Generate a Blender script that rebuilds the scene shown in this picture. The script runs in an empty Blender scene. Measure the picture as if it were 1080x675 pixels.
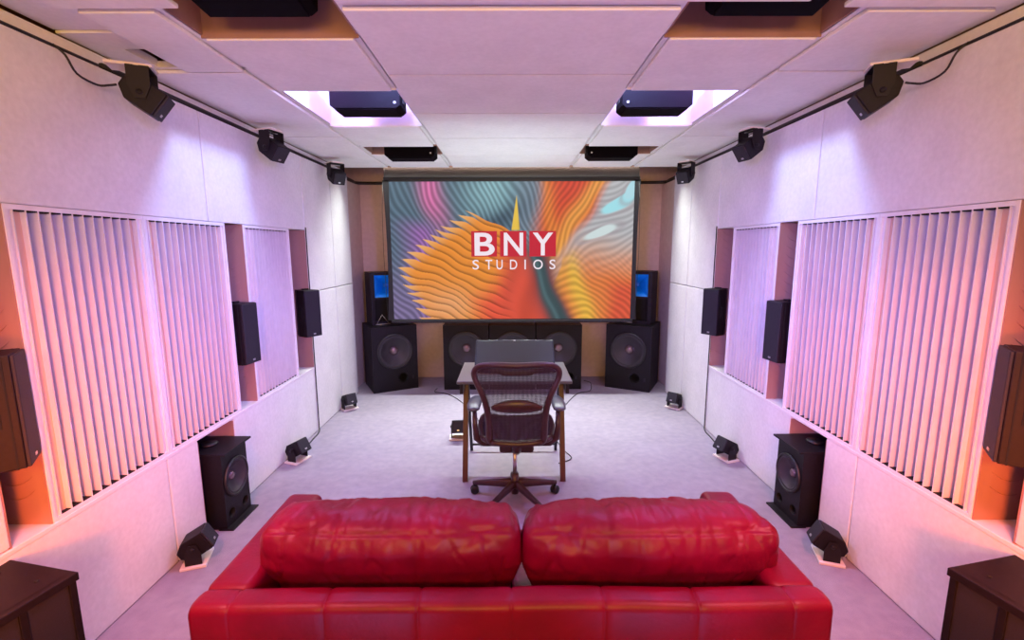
import bpy, bmesh, math, random
import numpy as np
from mathutils import Vector, Matrix, Euler, noise

random.seed(7)
PI = math.pi
C = bpy.context.scene.collection
MIX = Vector((0.0, 3.05, 1.15))            # the place every loudspeaker is aimed at

# ------------------------------------------------------------------ materials
def new_mat(name):
    m = bpy.data.materials.new(name); m.use_nodes = True
    nt = m.node_tree; b = nt.nodes['Principled BSDF']
    return m, nt, b

def simple(name, col, rough=0.6, metal=0.0, coat=0.0, spec=None):
    m, nt, b = new_mat(name)
    b.inputs['Base Color'].default_value = (*col, 1)
    b.inputs['Roughness'].default_value = rough
    b.inputs['Metallic'].default_value = metal
    if coat: b.inputs['Coat Weight'].default_value = coat
    if spec is not None: b.inputs['Specular IOR Level'].default_value = spec
    return m

def noisy(name, c1, c2, scale, rough=0.8, bump=0.0, bscale=None, stretch=(1, 1, 1), detail=4, dist=0.01, spec=None, metal=0, coat=0, blotch=None):
    m, nt, b = new_mat(name)
    tc = nt.nodes.new('ShaderNodeTexCoord'); mp = nt.nodes.new('ShaderNodeMapping')
    mp.inputs['Scale'].default_value = stretch
    nt.links.new(tc.outputs['Object'], mp.inputs['Vector'])
    n = nt.nodes.new('ShaderNodeTexNoise'); n.inputs['Scale'].default_value = scale; n.inputs['Detail'].default_value = detail
    nt.links.new(mp.outputs['Vector'], n.inputs['Vector'])
    r = nt.nodes.new('ShaderNodeValToRGB')
    r.color_ramp.elements[0].position = 0.3; r.color_ramp.elements[1].position = 0.7
    r.color_ramp.elements[0].color = (*c1, 1); r.color_ramp.elements[1].color = (*c2, 1)
    nt.links.new(n.outputs['Fac'], r.inputs['Fac'])
    out = r.outputs['Color']
    if blotch:
        n3 = nt.nodes.new('ShaderNodeTexNoise'); n3.inputs['Scale'].default_value = blotch[0]; n3.inputs['Detail'].default_value = 3
        nt.links.new(tc.outputs['Object'], n3.inputs['Vector'])
        r3 = nt.nodes.new('ShaderNodeValToRGB')
        r3.color_ramp.elements[0].position = 0.35; r3.color_ramp.elements[1].position = 0.65
        k = blotch[1]; r3.color_ramp.elements[0].color = (k, k, k, 1); r3.color_ramp.elements[1].color = (1, 1, 1, 1)
        nt.links.new(n3.outputs['Fac'], r3.inputs['Fac'])
        mx = nt.nodes.new('ShaderNodeMix'); mx.data_type = 'RGBA'; mx.blend_type = 'MULTIPLY'; mx.inputs['Factor'].default_value = 1
        nt.links.new(out, mx.inputs['A']); nt.links.new(r3.outputs['Color'], mx.inputs['B']); out = mx.outputs['Result']
    nt.links.new(out, b.inputs['Base Color'])
    b.inputs['Roughness'].default_value = rough
    b.inputs['Metallic'].default_value = metal
    if coat: b.inputs['Coat Weight'].default_value = coat
    if spec is not None: b.inputs['Specular IOR Level'].default_value = spec
    if bump:
        n2 = nt.nodes.new('ShaderNodeTexNoise'); n2.inputs['Scale'].default_value = bscale or scale * 3; n2.inputs['Detail'].default_value = 5
        nt.links.new(mp.outputs['Vector'], n2.inputs['Vector'])
        bp = nt.nodes.new('ShaderNodeBump'); bp.inputs['Strength'].default_value = bump; bp.inputs['Distance'].default_value = dist
        nt.links.new(n2.outputs['Fac'], bp.inputs['Height']); nt.links.new(bp.outputs['Normal'], b.inputs['Normal'])
    return m

def emit(name, col, strength):
    m, nt, b = new_mat(name)
    b.inputs['Base Color'].default_value = (.01, .01, .01, 1); b.inputs['Specular IOR Level'].default_value = .1
    b.inputs['Emission Color'].default_value = (*col, 1)
    b.inputs['Emission Strength'].default_value = strength
    return m

FABRIC = noisy('stretched_white_fabric', (0.74, 0.72, 0.715), (0.81, 0.79, 0.785), 38, 0.9, 0.35, 420, dist=0.002, spec=0.15, blotch=(5, 0.93))
CEILF = noisy('stretched_ceiling_fabric', (0.85, 0.83, 0.825), (0.90, 0.88, 0.875), 38, 0.9, 0.3, 420, dist=0.002, spec=0.15, blotch=(5, 0.95))
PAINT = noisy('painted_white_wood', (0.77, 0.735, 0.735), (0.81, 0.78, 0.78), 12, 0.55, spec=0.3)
SLAT = noisy('matt_slat_paint', (0.66, 0.61, 0.62), (0.71, 0.66, 0.67), 12, 0.6, spec=0.2)
WELL = noisy('warm_well_board', (0.70, 0.46, 0.33), (0.74, 0.51, 0.37), 10, 0.6, stretch=(1, 1, 0.1))  # warm orange-brown tone, the same on every well board
PLY = noisy('birch_plywood', (0.34, 0.19, 0.155), (0.41, 0.235, 0.19), 9, 0.65, 0.1, 40, stretch=(1, 1, 0.15), spec=0.2)
BEIGE = noisy('beige_wall_cloth', (0.62, 0.50, 0.43), (0.70, 0.57, 0.50), 20, 0.9, 0.2, 200, dist=0.003)
CARPET = noisy('pale_lilac_carpet', (0.32, 0.275, 0.345), (0.375, 0.325, 0.395), 16, 0.97, 0.8, 260, dist=0.006, spec=0.05, detail=8, blotch=(2.4, 0.92))
CAB = noisy('black_textured_cabinet_paint', (0.0065, 0.0045, 0.007), (0.010, 0.007, 0.0105), 60, 0.5, 0.15, 500, dist=0.001, spec=0.22)
GRILLE = noisy('black_grille_cloth', (0.015, 0.013, 0.020), (0.022, 0.019, 0.028), 200, 0.6, 0.3, 900, dist=0.001, spec=0.35)
CONE = simple('dark_grey_speaker_cone', (0.026, 0.022, 0.028), 0.5)
FLATBLACK = simple('flat_black_paint', (0.0035, 0.0022, 0.004), 0.75, spec=0.05)
RUBBER = simple('black_rubber', (0.012, 0.011, 0.013), 0.45)
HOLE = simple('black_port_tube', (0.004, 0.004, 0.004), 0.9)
CAP = simple('grey_dust_cap', (0.22, 0.16, 0.17), 0.25, 0.6)
BADGE = simple('silver_badge', (0.55, 0.55, 0.58), 0.3, 0.8)
STEEL = simple('brushed_steel', (0.60, 0.57, 0.60), 0.3, 0.9)
BLUE = noisy('blue_horn_plastic', (0.0, 0.20, 0.85), (0.0, 0.28, 0.98), 6, 0.35)
BRACKET = simple('black_steel_bracket', (0.010, 0.007, 0.009), 0.55, spec=.3)
CABLE = simple('black_cable', (0.015, 0.012, 0.014), 0.5)
LEATHER = noisy('red_leather', (0.18, 0.0003, 0.022), (0.24, 0.0005, 0.031), 5, 0.42, 0.3, 60, dist=0.004, spec=0.30, blotch=(7, 0.78))
SEAM = simple('dark_red_stitching', (0.16, 0.003, 0.01), 0.6)
CHAIRF = noisy('dark_graphite_frame', (0.040, 0.015, 0.020), (0.055, 0.022, 0.028), 30, 0.32, spec=0.5)
CHAIRM = simple('woven_mesh_thread', (0.045, 0.022, 0.042), 0.55)
ARMPAD = simple('grey_arm_pad', (0.07, 0.068, 0.09), 0.3)
DESKTOP = simple('pale_grey_desk_laminate', (0.12, 0.125, 0.15), 0.3)
DESKLEG = noisy('reddish_wood', (0.065, 0.010, 0.017), (0.09, 0.016, 0.022), 12, 0.4, stretch=(6, 6, 0.6))
DARKMETAL = simple('dark_metal', (0.03, 0.028, 0.04), 0.4, 0.5)
GLASSY = simple('matte_dark_display', (0.035, 0.035, 0.042), 0.3)
HOUSING = simple('dark_grey_metal_case', (0.016, 0.015, 0.017), 0.5, 0.0)
MASK = simple('black_screen_border', (0.008, 0.008, 0.012), 0.6)
BOARD = simple('pale_plate_and_light_patch', (0.78, 0.70, 0.66), 0.6)

# ------------------------------------------------------------------ builders
class MB:
    def __init__(self): self.bm = bmesh.new()
    def _xf(self, verts, M):
        if M is not None: bmesh.ops.transform(self.bm, matrix=M, verts=verts)
    def box(self, a, b, bevel=0.0, M=None, seg=2):
        lo = [min(p, q) for p, q in zip(a, b)]; hi = [max(p, q) for p, q in zip(a, b)]
        r = bmesh.ops.create_cube(self.bm, size=1)
        vs = r['verts']
        for v in vs:
            v.co = Vector([(lo[i] + hi[i]) / 2 + v.co[i] * (hi[i] - lo[i]) for i in range(3)])
        if bevel:
            es = list({e for v in vs for e in v.link_edges})
            rb = bmesh.ops.bevel(self.bm, geom=es, offset=bevel, segments=seg, affect='EDGES', profile=0.5)
            vs = list({v for f in rb['faces'] for v in f.verts} | {v for v in vs if v.is_valid})
        self._xf(vs, M); return self
    def prism(self, pts, z0, z1, M=None, bevel=0.0):
        """polygon in xy, extruded in z"""
        n = len(pts)
        lo = [self.bm.verts.new((p[0], p[1], z0)) for p in pts]; hi = [self.bm.verts.new((p[0], p[1], z1)) for p in pts]
        fs = [self.bm.faces.new(lo[::-1]), self.bm.faces.new(hi)]
        for i in range(n):
            j = (i + 1) % n; fs.append(self.bm.faces.new((lo[i], lo[j], hi[j], hi[i])))
        vs = lo + hi
        bmesh.ops.recalc_face_normals(self.bm, faces=fs)
        if bevel:
            es = list({e for v in vs for e in v.link_edges})
            rb = bmesh.ops.bevel(self.bm, geom=es, offset=bevel, segments=2, affect='EDGES', profile=0.5)
            vs = list({v for f in rb['faces'] for v in f.verts} | {v for v in vs if v.is_valid})
        self._xf(vs, M); return self
    def tube(self, pts, r, n=8, M=None, caps=True, closed=False, sx=1.0):
        pts = [Vector(p) for p in pts]; rings = []
        rr = r if isinstance(r, (list, tuple)) else [r] * len(pts)
        N = len(pts); up = None
        for i, p in enumerate(pts):
            if closed: t = pts[(i + 1) % N] - pts[(i - 1) % N]
            else: t = pts[min(i + 1, N - 1)] - pts[max(i - 1, 0)]
            t.normalize()
            if up is None:
                up = Vector((0, 0, 1)) if abs(t.z) < 0.9 else Vector((0, 1, 0))
            a = t.cross(up)
            if a.length < 1e-4: a = t.orthogonal()
            a.normalize(); b = a.cross(t).normalized(); up = b
            rings.append([self.bm.verts.new(p + (a * math.cos(2 * PI * k / n) * sx + b * math.sin(2 * PI * k / n)) * rr[i]) for k in range(n)])
        fs = []
        for i in range(N if closed else N - 1):
            A, B = rings[i], rings[(i + 1) % N]
            for k in range(n):
                fs.append(self.bm.faces.new((A[k], A[(k + 1) % n], B[(k + 1) % n], B[k])))
        if caps and not closed:
            fs.append(self.bm.faces.new(rings[0][::-1])); fs.append(self.bm.faces.new(rings[-1]))
        bmesh.ops.recalc_face_normals(self.bm, faces=fs)
        for f in fs: f.smooth = True
        self._xf([v for r_ in rings for v in r_], M); return self
    def bar(self, p, q, w, h, bevel=0.0, up=(0, 0, 1)):
        p, q = Vector(p), Vector(q); t = (q - p); L = t.length; t.normalize()
        a = t.cross(Vector(up))
        if a.length < 1e-4: a = t.orthogonal()
        a.normalize(); b = a.cross(t)
        M = Matrix((( a.x, t.x, b.x, p.x), (a.y, t.y, b.y, p.y), (a.z, t.z, b.z, p.z), (0, 0, 0, 1)))
        return self.box((-w / 2, 0, -h / 2), (w / 2, L, h / 2), bevel, M)
    def lathe(self, prof, n=32, M=None):
        """prof: list of (r, y) revolved about local y axis"""
        rings = []
        for r, y in prof:
            if r < 1e-6: rings.append([self.bm.verts.new((0, y, 0))])
            else: rings.append([self.bm.verts.new((r * math.cos(2 * PI * k / n), y, r * math.sin(2 * PI * k / n))) for k in range(n)])
        fs = []
        for A, B in zip(rings, rings[1:]):
            for k in range(n):
                a = [A[k % len(A)], A[(k + 1) % len(A)], B[(k + 1) % len(B)], B[k % len(B)]]
                a = list(dict.fromkeys(a))
                if len(a) > 2: fs.append(self.bm.faces.new(a))
        bmesh.ops.recalc_face_normals(self.bm, faces=fs)
        for f in fs: f.smooth = True
        self._xf([v for r_ in rings for v in r_], M); return self
    def build(self, name, mat, parent=None, smooth=False):
        me = bpy.data.meshes.new(name); self.bm.to_mesh(me); self.bm.free()
        me.materials.append(mat)
        if smooth:
            for p in me.polygons: p.use_smooth = True
        o = bpy.data.objects.new(name, me); C.objects.link(o)
        if parent: o.parent = parent
        return o

def tag(o, label, cat, group=None, kind=None):
    o['label'] = label; o['category'] = cat
    if group: o['group'] = group
    if kind: o['kind'] = kind
    return o
def struct(o): o['kind'] = 'structure'; return o
def thing(name, label, cat, loc=(0, 0, 0), rz=0.0, group=None):
    o = bpy.data.objects.new(name, None); C.objects.link(o)
    o.location = loc; o.rotation_euler = (0, 0, rz); o.empty_display_size = 0.1
    return tag(o, label, cat, group)
def T(x, y, z): return Matrix.Translation((x, y, z))
def side(s): return 'left' if s < 0 else 'right'

# ------------------------------------------------------------------ camera
f, pi_, ya, ro, cx = 0.9807 * 500, 0.1517, 0.0026, -0.0033, -0.0084
R0 = Vector((math.cos(ro), math.sin(ro) * math.sin(pi_), math.sin(ro) * math.cos(pi_)))
U0 = Vector((-math.sin(ro), math.cos(ro) * math.sin(pi_), math.cos(ro) * math.cos(pi_)))
def yawv(v): return Vector((v.x * math.cos(ya) + v.y * math.sin(ya), -v.x * math.sin(ya) + v.y * math.cos(ya), v.z))
R0, U0 = yawv(R0), yawv(U0); F0 = R0.cross(U0)     # F0 points backwards
cam = bpy.data.objects.new('camera', bpy.data.cameras.new('camera')); C.objects.link(cam)
cam.matrix_world = Matrix(((R0.x, U0.x, F0.x, cx), (R0.y, U0.y, F0.y, 0), (R0.z, U0.z, F0.z, 1.75), (0, 0, 0, 1)))
cam.data.sensor_width = 36; cam.data.lens = f / 1080 * 36; cam.data.clip_start = 0.02
bpy.context.scene.camera = cam

# ------------------------------------------------------------------ room shell
W = 1.896          # face of the wall panels
YB = 6.25          # front (screen) wall
YR = -1.7          # wall behind the camera
ZC = 2.65          # underside of the ceiling panels
struct(MB().box((-2.6, YR - .1, -.1), (2.6, YB + .1, 0)).build('floor', CARPET))
struct(MB().box((-2.6, YR - .1, 3.05), (2.6, YB + .1, 3.15)).build('ceiling', PLY))
struct(MB().box((-2.6, YB, 0), (2.6, YB + .1, 3.05)).build('wall_front', BEIGE))
struct(MB().box((-2.6, YR - .1, 0), (2.6, YR, 3.05)).build('wall_rear', FABRIC))
for s in (-1, 1):
    struct(MB().box((s * 2.36, YR, 0), (s * 2.5, YB, 3.05)).build('wall_' + side(s), PLY))

NICHES = [(1.612, 1.775), (3.135, 3.345), (4.035, 4.350)]
ZL, ZT = 0.62, 1.925          # ledge height, top of the diffuser band

def louvre_strokes(mb, s, y, x0, x1, z0, z1):
    """pressed curved strokes on the plywood side of a niche"""
    z = z0 + .05
    while z < z1 - .03:
        for k, xa in enumerate((x0 + .035,)):
            pts = []
            for i in range(7):
                t = i / 6
                pts.append((s * (xa + (x1 - x0 - .07) * t), y - 0.001, z + .035 * (1 - t) ** 2 - .012 * math.sin(PI * t)))
            mb.tube(pts, [0.0006, .0018, .0024, .0024, .0024, .0018, .0006], 6)
        z += .062

for s in (-1, 1):
    sd = side(s)
    # solid wall behind the panels with openings left for niches
    mb = MB()
    struct(MB().box((s * 1.945, YR, 1.93), (s * 2.36, 5.55, 2.66)).build('wall_' + sd, CEILF))   # above band
    for a, b in [(YR, .95), (1.30, NICHES[0][0]), (NICHES[0][1], NICHES[1][0]), (NICHES[1][1], NICHES[2][0]), (NICHES[2][1], 5.55)]:
        mb.box((s * 2.09, a, .64), (s * 2.36, b, 1.93))
    mb.box((s * 1.945, YR, 0), (s * 2.36, 2.66, .60)); mb.box((s * 1.945, 3.03, 0), (s * 2.36, 5.55, .60))
    mb.box((s * 1.945, 4.36, .60), (s * 2.36, 5.55, 1.93))
    mb.box((s * 1.945, YR, .60), (s * 2.36, .9, 1.93))
    struct(mb.build('wall_' + sd, PLY))
    # alcove walls beside the screen
    struct(MB().box((s * 1.97, 5.55, 0), (s * 2.36, YB, 2.57), .004).build('wall_' + sd, BEIGE))
    mb = MB()
    # plywood linings of the niches: cheeks, back, louvre strokes
    for i, (a, b) in enumerate(NICHES):
        mb.box((s * 1.90, b - .004, .635), (s * 2.12, b + .004, 1.925))
        mb.box((s * 1.90, a - .004, .635), (s * 2.12, a + .004, 1.925))
        mb.box((s * 2.10, a, .635), (s * 2.12, b, 1.925))
        louvre_strokes(mb, s, b - .006, 1.91, 2.10, .70, 1.90)
    # lower niche for the side subwoofer
    mb.box((s * 1.90, 3.022, 0), (s * 2.36, 3.03, .60)); mb.box((s * 1.90, 2.66, 0), (s * 2.36, 2.668, .60))
    mb.box((s * 2.34, 2.66, 0), (s * 2.36, 3.03, .60))
    struct(mb.build('wall_' + sd, PLY))
    # ledge running under the diffusers
    tr = MB().box((s * 1.893, .9, ZL - .004), (s * 2.10, 4.352, ZL + .016), .003).build('trim_' + ('1' if s < 0 else '2'), PAINT); struct(tr)

def panel(s, y0, y1, z0, z1, label, x=W, th=.045):
    g = .0035
    return tag(MB().box((s * x, y0 + g, z0 + g), (s * (x + th), y1 - g, z1 - g), .006).build('wall_panel', FABRIC), label, 'wall panel', 'fabric wall panels', 'structure')

for s in (-1, 1):
    sd = side(s)
    panel(s, -.35, 2.973, 1.923, 2.586, f'long white fabric panel high on the {sd} wall beside the nearest corner loudspeaker')
    panel(s, 2.973, 4.348, 1.923, 2.586, f'white fabric panel high on the {sd} wall catching the lavender light above the narrow diffuser')
    panel(s, 4.348, 5.02, 1.35, 2.586, f'tall cream fabric panel, upper, on the {sd} wall just past the last wall niche')
    panel(s, 5.02, 5.56, 1.35, 2.586, f'cream fabric panel, upper, at the screen end of the {sd} wall')
    panel(s, 4.348, 5.02, 0, 1.35, f'cream fabric panel, lower, on the {sd} wall just past the last wall niche')
    panel(s, 5.02, 5.56, 0, 1.35, f'cream fabric panel, lower, at the screen end of the {sd} wall')
    panel(s, 3.025, 4.348, 0, ZL, f'low white fabric panel on the {sd} wall between the side subwoofer and the hanging cable')
    panel(s, 2.41, 2.665, 0, ZL, f'narrow low pink-lit fabric panel on the {sd} wall on the near side of the side subwoofer')
    panel(s, .9, 2.41, 0, ZL, f'long low pink-lit fabric panel on the {sd} wall behind the rear subwoofer')
    panel(s, .9, 1.612, ZL + .018, ZT, f'fabric panel on the {sd} wall on the near side of the nearest wall niche')

# ------------------------------------------------------------------ diffusers
DEP = [.026, .115, .12, .045, .12, .11, .11, .12, .045, .12, .11, .026]
def diffuser(s, y0, y1, nw, label, edge=.038):
    t = thing('acoustic_diffuser', label, 'acoustic diffuser', (s * 1.98, y0, ZL + .016), 0, 'white slatted diffusers on the side walls')
    def L(x, y, z): return (x - s * 1.98, y - y0, z - ZL - .016)
    z0, z1 = ZL + .016, ZT
    fr = MB()
    xi, xo = s * W, s * 2.05
    fr.box(L(xi, y0 + .0005, z0), L(xo, y0 + .014, z1)); fr.box(L(xi, y1 - .014, z0), L(xo, y1 - .0005, z1))
    fr.box(L(xi + s * .0006, y0 + .0142, z1 - .02), L(xo, y1 - .0142, z1 - .0005)); fr.box(L(xi + s * .0006, y0 + .0142, z0 + .001), L(xo, y1 - .0142, z0 + .016))
    fr.box(L(s * (W + .012), y0 + .014, z0), L(s * (W + .03), y0 + edge, z1), .001)      # wide flat edge boards
    fr.box(L(s * (W + .012), y1 - edge, z0), L(s * (W + .03), y1 - .014, z1), .001)
    fr.box(L(s * (2.04), y0, z0), L(s * 2.06, y1, z1))
    fr.build('frame', PAINT, t)
    a, b = y0 + edge, y1 - edge; p = (b - a) / nw
    sl = MB(); wb = MB()
    MB().box(L(s * (W + .006), a, z0 + .0155), L(s * 2.04, b, z0 + .019)).build('lower_shade_strip', HOLE, t)  # black strip stands in for the shade at the foot of the wells
    MB().box(L(s * (W + .006), a, z1 - .026), L(s * 2.04, b, z1 - .020)).build('upper_shade_strip', HOLE, t)  # same at the top, shadow of the deep wells as a black strip
    for i in range(nw + 1):
        y = a + p * i
        sl.box(L(s * (W + .004), y - .0028, z0 + .016), L(s * 2.04, y + .0028, z1 - .02), .0007)
    for i in range(nw):
        d = DEP[int(i * 12 / nw) % 12]
        if d < .05: wb.box(L(s * (W + d), a + p * i + .0025, z0 + .016), L(s * (W + d + .008), a + p * (i + 1) - .0025, z1 - .02))
        else: wb.box(L(s * (W + d), a + p * i + .0025, z0 + .03), L(s * (W + d + .008), a + p * (i + 1) - .0025, z1 - .035))
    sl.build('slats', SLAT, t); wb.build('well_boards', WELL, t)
    return t
for s in (-1, 1):
    sd = side(s)
    diffuser(s, 1.776, 2.443, 12, f'large white slatted diffuser on the {sd} wall glowing orange, nearest the sofa')
    diffuser(s, 2.445, 3.133, 12, f'large white slatted diffuser on the {sd} wall in violet light, above the side subwoofer')
    diffuser(s, 3.346, 4.033, 13, f'narrow looking pale lavender diffuser on the {sd} wall, between the two far wall loudspeakers')

# ------------------------------------------------------------------ ceiling
def cpanel(x0, x1, y0, y1, label, z=ZC):
    g = .007
    return tag(MB().box((x0 + g, y0 + g, z), (x1 - g, y1 - g, z + .018), .005).build('ceiling_panel', CEILF), label, 'ceiling panel', 'fabric ceiling panels', 'structure')
rows = [1.925, 2.600, 3.300, 4.010, 4.720, 5.390]
names = ['nearest', 'second nearest', 'middle', 'second from the screen', 'last before the screen']
for i in range(5):
    cpanel(-.655, .655, rows[i], rows[i + 1], f'wide white panel in the centre of the ceiling, {names[i]} of the full ones')
cpanel(-.655, 1.11, .6, 1.883, 'wide pink-lit ceiling panel cut off by the top edge of the photo')
for s in (-1, 1):
    sd = side(s)
    def cp(a, b, y0, y1, lab):
        cpanel(min(s * a, s * b), max(s * a, s * b), y0, y1, lab)
    cp(.683, 1.338, 2.18, 2.858, f'white ceiling panel {sd} of centre between the dark near recess and the glowing recess')
    cp(.683, 1.338, 3.635, 4.33, f'white ceiling panel {sd} of centre between the glowing recess and the small far recess')
    cp(.683, 1.338, 4.68, 5.39, f'narrow white ceiling panel {sd} of centre right before the screen')
    xo = 1.675 if s < 0 else 1.875
    cp(1.366, xo, 1.94, 2.56, f'white ceiling panel at the {sd} edge above the nearest corner loudspeaker')
    cp(1.366, 1.875, 2.56, 3.95, f'long white ceiling panel at the {sd} edge beside the glowing recess')
    cp(1.366, 1.875, 3.95, 5.39, f'long cream ceiling panel at the {sd} edge nearest the screen')
    cp(1.25, 1.72 if s < 0 else 1.875, .6, 1.925, f'pink-lit ceiling panel in the top {sd} corner, cut off by the photo edge')

# plasterboard backing with the three recesses a side, and their linings
ZB = ZC + .02
mb = MB()
mb.box((-.665, .55, ZB), (.665, 5.395, ZB + .03))
for s in (-1, 1):
    for a, b in [(2.185, 2.855), (3.64, 4.325), (4.685, 5.395)]:
        mb.box((s * .66, a, ZB), (s * 1.345, b, ZB + .03))
    if s > 0:
        mb.box((s * 1.345, .55, ZB), (s * 1.95, 5.395, ZB + .03))
    else:
        mb.box((s * 1.345, .55, ZB), (s * 1.67, 2.56, ZB + .03)); mb.box((s * 1.345, 2.54, ZB), (s * 1.95, 5.395, ZB + .03))
        mb.box((s * 1.67, .55, ZB + .012), (s * 1.96, 2.16, ZB + .04), .003)
        mb.box((s * 1.67, 2.165, ZB + .002), (s * 1.96, 2.33, ZB + .04), .003)
        mb.box((s * 1.80, 2.33, ZB + .002), (s * 1.96, 2.54, ZB + .04)); mb.box((s * 1.66, 2.33, ZB + .10), (s * 1.81, 2.55, ZB + .12))
    mb.box((s * 1.345, .6, ZB), (s * 1.35, 5.39, ZB + .03))
struct(mb.build('ceiling', CEILF))
mb = MB()
for s in (-1, 1):
    for a, b in [(.75, 2.18), (4.328, 4.682)]:
        mb.box((s * .664, a, ZB), (s * .672, b, 3.05)); mb.box((s * 1.338, a, ZB), (s * 1.346, b, 3.05))
        mb.box((s * .664, a - .006, ZB - .012), (s * 1.346, a, 3.05)); mb.box((s * .664, b, ZB - .012), (s * 1.346, b + .006, 3.05))
mb.box((-1.9, 5.39, ZB - .01), (1.9, 5.398, 3.05))
struct(mb.build('ceiling', PLY))

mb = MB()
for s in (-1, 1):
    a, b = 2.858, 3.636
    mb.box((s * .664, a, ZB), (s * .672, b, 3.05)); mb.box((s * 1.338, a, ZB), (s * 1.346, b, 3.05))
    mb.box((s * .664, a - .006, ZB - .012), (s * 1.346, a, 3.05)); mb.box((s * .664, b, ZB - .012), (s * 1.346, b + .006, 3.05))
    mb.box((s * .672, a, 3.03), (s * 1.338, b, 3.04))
struct(mb.build('ceiling', PAINT))  # glow put into a white lining colour; the other recesses stay plywood

# ------------------------------------------------------------------ loudspeakers
def woofer(parent, x, z, r, y, name='woofer'):
    """driver facing local -Y, centre (x, z), front plane y"""
    M = T(x, y, z)
    w = MB().lathe([(r * 1.08, 0), (r * 1.10, -.008), (r * 1.02, -.014), (r * .98, -.006), (r * .93, -.012), (r * .86, -.004),
                    (r * .80, .004), (r * .30, .0 + r * .32), (r * .28, r * .32)], 36, M).build(name, CONE, parent)
    MB().lathe([(r * .28, r * .33), (r * .25, r * .20), (r * .15, r * .13), (0, r * .10)], 24, M).build('dust_cap', CAP, w)
    MB().lathe([(r * 1.12, .001), (r * 1.13, -.010), (r * 1.05, -.016), (r * .99, -.012), (r * .97, .0)], 36, M).build('surround', RUBBER, w)
    return w

def front_holes(mb, w, h, holes, y, th=.018):
    """baffle board in the xz plane with round holes; holes: (x,z,r)"""
    # grid of strips between holes is avoided: polygon with bridge edges through bmesh triangle fill
    bm = mb.bm; n = 32; es = []
    def ring(pts):
        vs = [bm.verts.new((px, y, pz)) for px, pz in pts]
        for i in range(len(vs)): es.append(bm.edges.new((vs[i], vs[(i + 1) % len(vs)])))
    ring([(-w / 2, 0), (w / 2, 0), (w / 2, h), (-w / 2, h)])
    for x, z, r in holes: ring([(x + r * math.cos(2 * PI * k / n), z + r * math.sin(2 * PI * k / n)) for k in range(n)])
    r = bmesh.ops.triangle_fill(bm, use_beauty=True, use_dissolve=False, edges=es)
    fs = [g for g in r['geom'] if isinstance(g, bmesh.types.BMFace)]
    # triangle_fill keeps holes open for nested loops
    ex = bmesh.ops.extrude_face_region(bm, geom=fs)
    vs = [g for g in ex['geom'] if isinstance(g, bmesh.types.BMVert)]
    bmesh.ops.translate(bm, vec=(0, th, 0), verts=vs)
    bmesh.ops.recalc_face_normals(bm, faces=bm.faces[:])

def subwoofer(loc, aim, label, w, h, d, r, zc, ports, group, xo=0, flange=False, grooves=False, ry=None, badge=True):
    dv = Vector((aim[0] - loc[0], aim[1] - loc[1], 0)); rz = math.atan2(dv.y, dv.x) + PI / 2
    if ry is not None: rz = ry
    t = thing('subwoofer', label, 'subwoofer', loc, rz, group)
    y0 = -d / 2
    body = MB()
    e = .018
    body.box((-w / 2, y0 + e, 0), (-w / 2 + e, d / 2, h)); body.box((w / 2 - e, y0 + e, 0), (w / 2, d / 2, h))
    body.box((-w / 2 + e, y0 + e, 0), (w / 2 - e, d / 2, e)); body.box((-w / 2 + e, y0 + e, h - e), (w / 2 - e, d / 2, h))
    body.box((-w / 2 + e, d / 2 - e, e), (w / 2 - e, d / 2, h - e))
    body.box((-w / 2 + e, y0 + .17, e), (w / 2 - e, y0 + .18, h - e))
    body.build('cabinet', CAB, t)
    b = MB(); front_holes(b, w, h, [(xo, zc, r * 1.0)] + [(px, pz, pr) for px, pz, pr in ports], y0)
    b.build('baffle', CAB, t)
    woofer(t, xo, zc, r, y0)
    for px, pz, pr in ports:
        MB().lathe([(pr * 1.02, -.002), (pr * .97, 0), (pr * .9, .02), (pr * .88, .15), (0, .15)], 24, T(px, y0, pz)).build('port', HOLE, t)
    if flange:
        MB().prism([(-w / 2 - .012, y0 - .035), (w / 2 + .012, y0 - .035), (w / 2 + .012, d / 2), (-w / 2 - .012, d / 2)], h, h + .012, bevel=.002).build('top_plate', CAB, t)
        MB().prism([(-w / 2 - .012, y0 - .045), (w / 2 + .012, y0 - .045), (w / 2 + .012, y0 + .05), (-w / 2 - .012, y0 + .05)], 0, .010, bevel=.002).build('bottom_plate', CAB, t)
        MB().lathe([(0, .0), (.045, .0), (.05, .01), (.045, .018), (0, .018)], 24, T(0, -.02, h + .012) @ Matrix.Rotation(PI / 2, 4, 'X')).build('handle', RUBBER, t)
    if badge:
        MB().box((w / 2 - .075, y0 - .004, .13), (w / 2 - .055, y0 + .001, .17), .001).build('badge', GRILLE, t)
    return t

# main pair left and right of the screen, turned in
for s in (-1, 1):
    n = Vector((-s * .467, -.884, 0)); fc = Vector((s * 1.44, 5.63, 0)); c0 = fc - n * .26
    subwoofer((c0.x, c0.y, 0), (c0.x + n.x, c0.y + n.y), f'large black subwoofer standing under the screen\'s {side(s)} end, turned inwards',
              .56, .815, .52, .20, .50, [(.09, .155, .062)], 'large front subwoofers')
for i, x in enumerate((-.578, .0, .578)):
    subwoofer((x + .012, 5.66 + .24, 0), (x + .012, 0), ['black subwoofer below the screen, left one of the tight middle row', 'black subwoofer below the screen directly behind the desk, mostly hidden', 'black subwoofer below the screen, right one of the tight middle row'][i],
              .565, .82, .48, .20, .52, [(.13, .155, .062)], 'large front subwoofers')
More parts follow.
